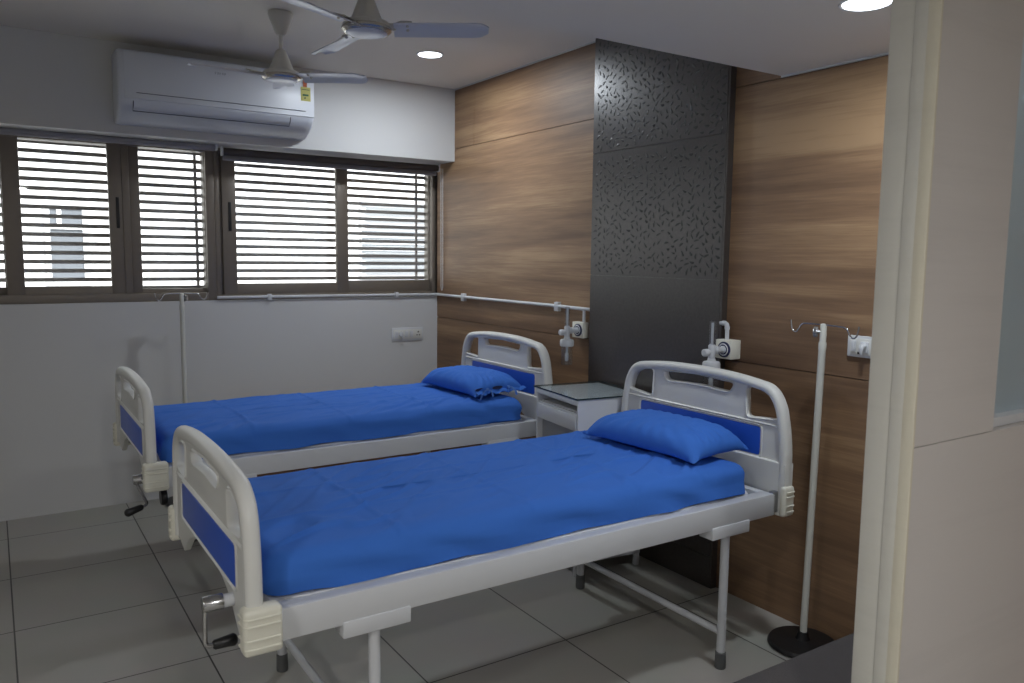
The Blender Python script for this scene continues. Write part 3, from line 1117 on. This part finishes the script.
drip_stand('drip stand behind the farther bed, its hooks against the window frame', (0.928, 4.925, 0), math.radians(90), math.radians(-60))

# ------------------------------------------------------------------ low wooden board behind the far bed
t = thing('wooden_board', 'low brown board panel standing along the window wall behind the farther bed', 'board', (1.895, 5.07, 0))
cut = [-.795, -.27, .17, .597, .795]
for a, b_ in zip(cut, cut[1:]):
    bm = bmesh.new(); box(bm, a + .002, b_ - .002, -.02, .02, 0, .572, .003)
    to_obj('board', bm, M_WOODLOW, t, smooth=40)
bm = bmesh.new(); box(bm, -.79, .79, .0205, .028, .02, .56)
to_obj('backing_batten', bm, M_SEAM, t)

# ------------------------------------------------------------------ oxygen pipe, outlets and flow meters
bm = bmesh.new()
zp = 1.2085
tube(bm, [(1.166, YW - .012, zp + .006), (2.668, YW - .012, zp)], .0095, 12)
tube(bm, fillet([(2.66, YW - .012, zp), (XW - .016, YW - .012, zp), (XW - .016, YW - .04, zp)], .012, 4), .0095, 12)
tube(bm, [(XW - .016, YW - .035, zp), (XW - .016, 4.2, zp + .001), (XW - .016, 3.7, zp + .002), (XW - .016, 3.320, zp - .001)], .0095, 12)
tube(bm, [(XW - .016, 3.374, zp), (XW - .016, 3.374, 1.13)], .0080, 12)
pipe = tag(to_obj('oxygen_pipe', bm, M_WHITEP, None, smooth=50), 'white gas pipe running under the right window and along the wood wall', 'pipe')
for (x, y, ax) in ((1.486, YW, 'y'), (2.370, YW, 'y'), (XW, 4.690, 'x'), (XW, 3.620, 'x')):
    bm = bmesh.new()
    if ax == 'y':
        box(bm, x - .013, x + .013, YW - .024, YW - .0005, zp - .018, zp + .022, .003)
    else:
        box(bm, XW - .027, XW - .0005, y - .018, y + .018, zp - .028, zp + .024, .003)
        box(bm, XW - .031, XW - .026, y - .006, y + .006, zp - .022, zp + .018, .002)
    to_obj('pipe_clip', bm, M_WHITEP, pipe, smooth=40)

def gas_box(label, y, z, w, h, d):
    t = thing('gas_outlet', label, 'gas outlet', (XW, y, z))
    bm = bmesh.new(); box(bm, -d, -.0005, -w / 2, w / 2, -h / 2, h / 2, .004)
    to_obj('outlet_box', bm, M_GASBOX, t, smooth=40)
    bm = bmesh.new(); lathe(bm, [(0, 0), (.034, 0), (.034, -.005), (.031, -.007), (0, -.007)], (-d, -.006, 0), 'X', 28, cap=False)
    rg = to_obj('collar', bm, M_NAVY, t, smooth=40)
    bm = bmesh.new(); lathe(bm, [(.0215, -.0065), (.0245, -.010), (.0275, -.0065)], (-d, -.006, 0), 'X', 28, cap=False)
    lathe(bm, [(0, -.007), (.016, -.007), (.016, -.012), (.0125, -.014), (.0125, -.03), (0, -.03)], (-d, -.006, 0), 'X', 24, cap=False)
    to_obj('socket', bm, M_WHITEP, rg, smooth=40)
    return t

def flow_meter(label, y, z, d):
    """plugs into the collar and stands out from the wall"""
    t = thing('flow_meter', label, 'oxygen flow meter', (XW - d - .074, y - .006, z))
    bm = bmesh.new()
    lathe(bm, [(0, .050), (.013, .050), (.013, .036), (.017, .034), (.017, .022), (.010, .018), (.010, 0), (0, 0)], (0, 0, 0), 'X', 20, cap=False)
    tube(bm, [(0, 0, -.035), (0, 0, -.03), (0, 0, .02), (0, 0, .026)], [.012, .0155, .0155, .012], 18)
    to_obj('valve_body', bm, M_WHITEP, t, smooth=45)
    bm = bmesh.new()
    lathe(bm, [(0, -.014), (.010, -.014), (.010, -.024), (.016, -.026), (.016, -.046), (.012, -.050), (0, -.050)], (0, 0, -.008), 'X', 14, cap=False)
    to_obj('valve_knob', bm, M_WHITEP, t, smooth=45)
    bm = bmesh.new(); lathe(bm, [(0, .024), (.0135, .024), (.0135, .125), (.010, .128), (0, .128)], seg=20, cap=False)
    tb = to_obj('gauge_tube', bm, M_CLEAR, t, smooth=45)
    bm = bmesh.new(); lathe(bm, [(0, .026), (.0055, .026), (.0055, .118), (0, .118)], seg=12, cap=False)
    to_obj('gauge_scale', bm, M_WHITEP, tb, smooth=45)
    bm = bmesh.new()
    lathe(bm, [(0, -.034), (.016, -.034), (.018, -.044), (.034, -.048), (.038, -.056), (.038, -.080), (.035, -.084), (0, -.084)], seg=28, cap=False)
    to_obj('bottle_cap', bm, M_WHITEP, t, smooth=45)
    bm = bmesh.new(); lathe(bm, [(.031, -.084), (.031, -.178), (.027, -.184), (0, -.184)], seg=28, cap=False)
    bt = to_obj('bottle', bm, M_CLEAR, t, smooth=45)
    bm = bmesh.new()
    tube(bm, [(0, 0, -.083), (0, 0, -.120)], .006, 10)
    tube(bm, [(0, 0, -.118), (0, 0, -.124), (0, 0, -.160), (0, 0, -.166)], [.006, .010, .010, .006], 12)
    to_obj('dip_tube', bm, M_WHITEP, bt, smooth=45)
    return t
gas_box('ivory gas outlet box at the pipe end, beside the dark pier and farther bed', 3.397, 1.0935, .095, .085, .042)
flow_meter('oxygen flow meter with clear bottle above the bedside locker', 3.397, 1.0935, .042)
go = gas_box('ivory gas outlet box with bent pipe above the nearest head panel', 2.350, 1.098, .088, .082, .062)
bm = bmesh.new()
tube(bm, fillet([(-.030, .049, .110), (-.030, .010, .110), (-.030, .010, .04)], .014, 5), .009, 12)
tube(bm, [(-.030, .036, .110), (-.030, .022, .110)], .0115, 12)
tube(bm, [(-.030, .010, .098), (-.030, .010, .084)], .0115, 12)
to_obj('elbow_pipe', bm, M_WHITEP, go, smooth=50)
flow_meter('oxygen flow meter partly hidden behind the nearest head panel', 2.352, 1.098, .062)

# ------------------------------------------------------------------ switch plates
t = thing('socket_plate', 'wide white switch and socket plate on the window wall', 'socket', (2.457, YW, .930))
bm = bmesh.new(); box(bm, -.122, .122, -.008, -.0005, -.046, .046, .003)
to_obj('plate', bm, M_WHITEP, t, smooth=40)
bm = bmesh.new(); box(bm, -.110, .110, -.0105, -.0075, -.032, .034, .002)
ins = to_obj('module_insert', bm, M_IVORY, t, smooth=40)
for sx in (-.088, -.01, .028):
    bm = bmesh.new(); box(bm, sx - .013, sx + .013, -.0135, -.010, -.022, .022, .002)
    to_obj('switch', bm, M_WHITEP, t, smooth=40)
for sx in (-.052, .082):
    bm = bmesh.new()
    for dx, dz, r in ((0, .014, .0055), (-.010, -.008, .0045), (.010, -.008, .0045)):
        lathe(bm, [(0, 0), (r, 0), (r, -.001), (0, -.001)], (sx + dx, -.0106, dz), 'Y', 10, cap=False)
    to_obj('socket_hole', bm, M_BLACK, t)
bm = bmesh.new()
box(bm, -.066, -.040, -.026, -.0106, -.018, .018, .006)
box(bm, -.058, -.046, -.040, -.024, -.032, -.004, .005)
to_obj('plug', bm, M_WHITEP, t, smooth=40)

t = thing('socket_plate', 'white socket plate with plugged-in adaptor beside the door jamb', 'socket', (XW, 1.731, 1.169))
bm = bmesh.new(); box(bm, -.012, -.0005, -.061, .061, -.040, .040, .004)
to_obj('plate', bm, M_WHITEP, t, smooth=40)
bm = bmesh.new(); box(bm, -.0165, -.0115, -.050, .046, -.030, .030, .003)
to_obj('module_insert', bm, M_IVORY, t, smooth=40)
bm = bmesh.new(); box(bm, -.022, -.016, .020, .040, -.020, .022, .003)
to_obj('switch', bm, M_WHITEP, t, smooth=40)
bm = bmesh.new()
box(bm, -.022, -.0164, -.032, .002, -.020, .020, .005)
tube(bm, [(-.021, -.014, .004), (-.036, -.015, .002), (-.040, -.015, -.008), (-.036, -.015, -.026)], [.012, .011, .009, .006], 12)
to_obj('plug', bm, M_WHITEP, t, smooth=50)
bm = bmesh.new(); box(bm, -.018, -.0163, -.004, .014, -.028, -.019)
to_obj('indicator', bm, M_BLACK, t)

# ------------------------------------------------------------------ wall split air conditioner
AX0, AX1 = .600, 1.640
t = thing('air_conditioner', 'white split air conditioner on the beam above the left window', 'air conditioner', ((AX0 + AX1) / 2, YB, 2.17))
hw = (AX1 - AX0) / 2
# section (y out from wall is negative, z up) : flat front, bottom sloped back to the wall
def acsec(sc_in=0.0):
    return [(-.0005, .372 - sc_in), (-.155, .368 - sc_in), (-.190, .355 - sc_in), (-.205, .330 - sc_in), (-.209, .20), (-.207, .104 + sc_in), (-.193, .076 + sc_in), (-.155, .046 + sc_in), (-.10, .018 + sc_in), (-.05, .003 + sc_in), (-.0005, 0 + sc_in)]
bm = bmesh.new()
rings = []
for x, s in ((-hw, .03), (-hw + .004, .012), (-hw + .016, .002), (-hw + .04, 0), (hw - .04, 0), (hw - .016, .002), (hw - .004, .012), (hw, .03)):
    rings.append([(x, min(-.0005, y + s * .5) if y < -.01 else y, z + (s * .4 if z < .1 else (-s * .5 if z > .3 else 0))) for y, z in acsec()])
loft(bm, rings)
body = to_obj('body', bm, M_AC, t, smooth=45)
# front cover panel
bm = bmesh.new()
rings = []
for x, s in ((-hw + .028, .006), (-hw + .032, 0), (hw - .006, 0), (hw - .003, .006)):
    rings.append([(x, -.203, .352), (x, -.2115 + s * .4, .340), (x, -.2135 + s * .4, .20), (x, -.2125 + s * .4, .112), (x, -.200, .108)])
loft(bm, rings)
cov = to_obj('front_cover', bm, M_AC, t, smooth=45)
bm = bmesh.new(); box(bm, -hw + .085, hw - .055, -.2146, -.2120, .140, .1435)
to_obj('accent_line', bm, M_ACLINE, cov)
# louvre flap with dark outline
fl = [(-.2045, .100), (-.193, .076), (-.166, .054)]
bm = bmesh.new()
a, b_ = -hw + .070, hw - .142
rows = []
for x in (a, b_):
    rows.append([(x, fl[0][0] - .004, fl[0][1]), (x, fl[1][0] - .005, fl[1][1]), (x, fl[2][0] - .005, fl[2][1]), (x, fl[2][0] + .004, fl[2][1]), (x, fl[0][0] + .006, fl[0][1])])
loft(bm, rows)
to_obj('air_flap', bm, M_AC, t, smooth=45)
bm = bmesh.new()
for pts in ([(a, fl[0][0] - .0035, fl[0][1]), (a, fl[1][0] - .005, fl[1][1]), (a, fl[2][0] - .005, fl[2][1]), (b_, fl[2][0] - .005, fl[2][1]), (b_, fl[1][0] - .005, fl[1][1]), (b_, fl[0][0] - .0035, fl[0][1])],):
    tube(bm, pts, .0026, 6)
to_obj('flap_gap', bm, M_ACLINE, t, smooth=45)
# small grey maker's mark (too faint to read in the photograph)
bm = bmesh.new()
x0 = 1.112 - t.location.x
for k, wch in enumerate((.007, .007, .005, .007, .007)):
    xx = x0 - .030 + k * .0125
    box(bm, xx, xx + .0016, -.2142, -.2126, .286, .298)
    box(bm, xx, xx + wch, -.2142, -.2126, .2965, .298)
    if k % 2 == 0:
        box(bm, xx, xx + wch, -.2142, -.2126, .2915, .293)
    else:
        box(bm, xx + wch - .0016, xx + wch, -.2142, -.2126, .286, .298)
to_obj('logo_mark', bm, M_LOGO, cov)
# yellow energy label
bm = bmesh.new()
ex0, ex1 = 1.558 - t.location.x, 1.615 - t.location.x
box(bm, ex0, ex1, -.2150, -.2125, .200, .278)
st = to_obj('energy_label', bm, M_YELLOW, t)
bm = bmesh.new()
box(bm, ex0 + .014, ex0 + .036, -.2155, -.2135, .279, .318)
to_obj('rating_mark', bm, M_RED, st)
bm = bmesh.new()
box(bm, ex0 + .004, ex1 - .006, -.2157, -.2150, .262, .266)
box(bm, ex0 + .010, ex1 - .012, -.2157, -.2150, .228, .238)
box(bm, ex0 + .020, ex0 + .028, -.2157, -.2150, .212, .221)
to_obj('label_print', bm, M_GREEN, st)

# ------------------------------------------------------------------ ceiling fans
def make_fan(label, loc, th, r, tx, ty):
    t = thing('ceiling_fan', label, 'ceiling fan', loc, 0, 'ceiling fans')
    H = ZC - loc[2]
    bm = bmesh.new()
    lathe(bm, [(0, H - .0005), (.054, H - .0005), (.057, H - .010), (.052, H - .028), (.026, H - .092), (.018, H - .102), (0, H - .102)], seg=28, cap=False)
    to_obj('canopy', bm, M_FAN, t, smooth=45)
    bm = bmesh.new(); lathe(bm, [(.0095, .09), (.0095, H - .08)], seg=14)
    to_obj('down_rod', bm, M_FAN, t, smooth=45)
    bm = bmesh.new()
    lathe(bm, [(0, .122), (.016, .122), (.024, .114), (.050, .046), (.060, .026), (.080, .020), (.087, .010), (.087, 0), (.070, -.004), (0, -.004)], seg=36, cap=False)
    mo = to_obj('motor_housing', bm, M_FAN, t, smooth=40)
    bm = bmesh.new()
    lathe(bm, [(.087, .004), (.0905, 0), (.0905, -.008), (.083, -.016), (.075, -.018)], seg=40, cap=False)
    to_obj('trim_band', bm, M_FANTRIM, mo, smooth=40)
    bm = bmesh.new()
    lathe(bm, [(.081, -.010), (.075, -.018), (.060, -.023), (.03, -.026), (0, -.027)], seg=40, cap=False)
    to_obj('bottom_cap', bm, M_BLADE, mo, smooth=40)
    for i in range(3):
        ang = math.radians(th + 120 * i)
        tilt = dx = math.cos(ang) * math.tan(math.radians(tx)) + math.sin(ang) * math.tan(math.radians(ty))
        R = Matrix.Rotation(ang, 4, 'Z') @ Matrix.Rotation(-math.atan(tilt), 4, 'Y')
        bm = bmesh.new()
        # blade: slightly twisted pressed sheet with rounded tip
        rows = []
        N = 14
        for k in range(N + 1):
            s = k / N
            x = .098 + (r - .098) * s
            w = .046 + .010 * s
            if s > .86:
                w *= math.sqrt(max(.05, 1 - ((s - .86) / .14) ** 2 * .85))
            pitch = -math.radians(15 - 4 * s)
            cr = []
            M = 8
            for j in range(M + 1):
                v = -1 + 2 * j / M
                y = v * w
                z = .010 * (1 - v * v) - .004
                cr.append((x, y * math.cos(pitch), z + y * math.sin(pitch) * 1.0))
            cb = [(p[0], p[1], p[2] - .003) for p in reversed(cr)]
            rows.append([R @ Vector(p) for p in cr + cb])
        loft(bm, rows)
        bl = to_obj('blade', bm, M_BLADE, t, smooth=50)
        bm = bmesh.new()
        rows = []
        for x, w, z in ((.066, .018, .004), (.10, .020, .003), (.125, .032, .006), (.165, .026, .008)):
            ph = -math.radians(15)
            rows.append([R @ Vector((x, v * w * math.cos(ph), z + v * w * math.sin(ph) + t)) for v, t in ((-1, 0), (1, 0), (1, .005), (-1, .005))])
        loft(bm, rows)
        for (x, y) in ((.148, .014), (.148, -.014), (.10, .01)):
            c = R @ Vector((x, y, .002 - y * .26))
            lathe(bm, [(0, -.006), (.005, -.006), (.006, .004)], c, 'Z', 8, cap=False)
        to_obj('blade_iron', bm, M_FAN, bl, smooth=50)
    return t
make_fan('rear ceiling fan hanging in front of the air conditioner', (1.193, 3.818, 2.315), 71, .435, 1, 5.2)
make_fan('nearer ceiling fan cut by the top edge of the picture', (1.190, 2.800, 2.305), 92, .445, 2, 0)
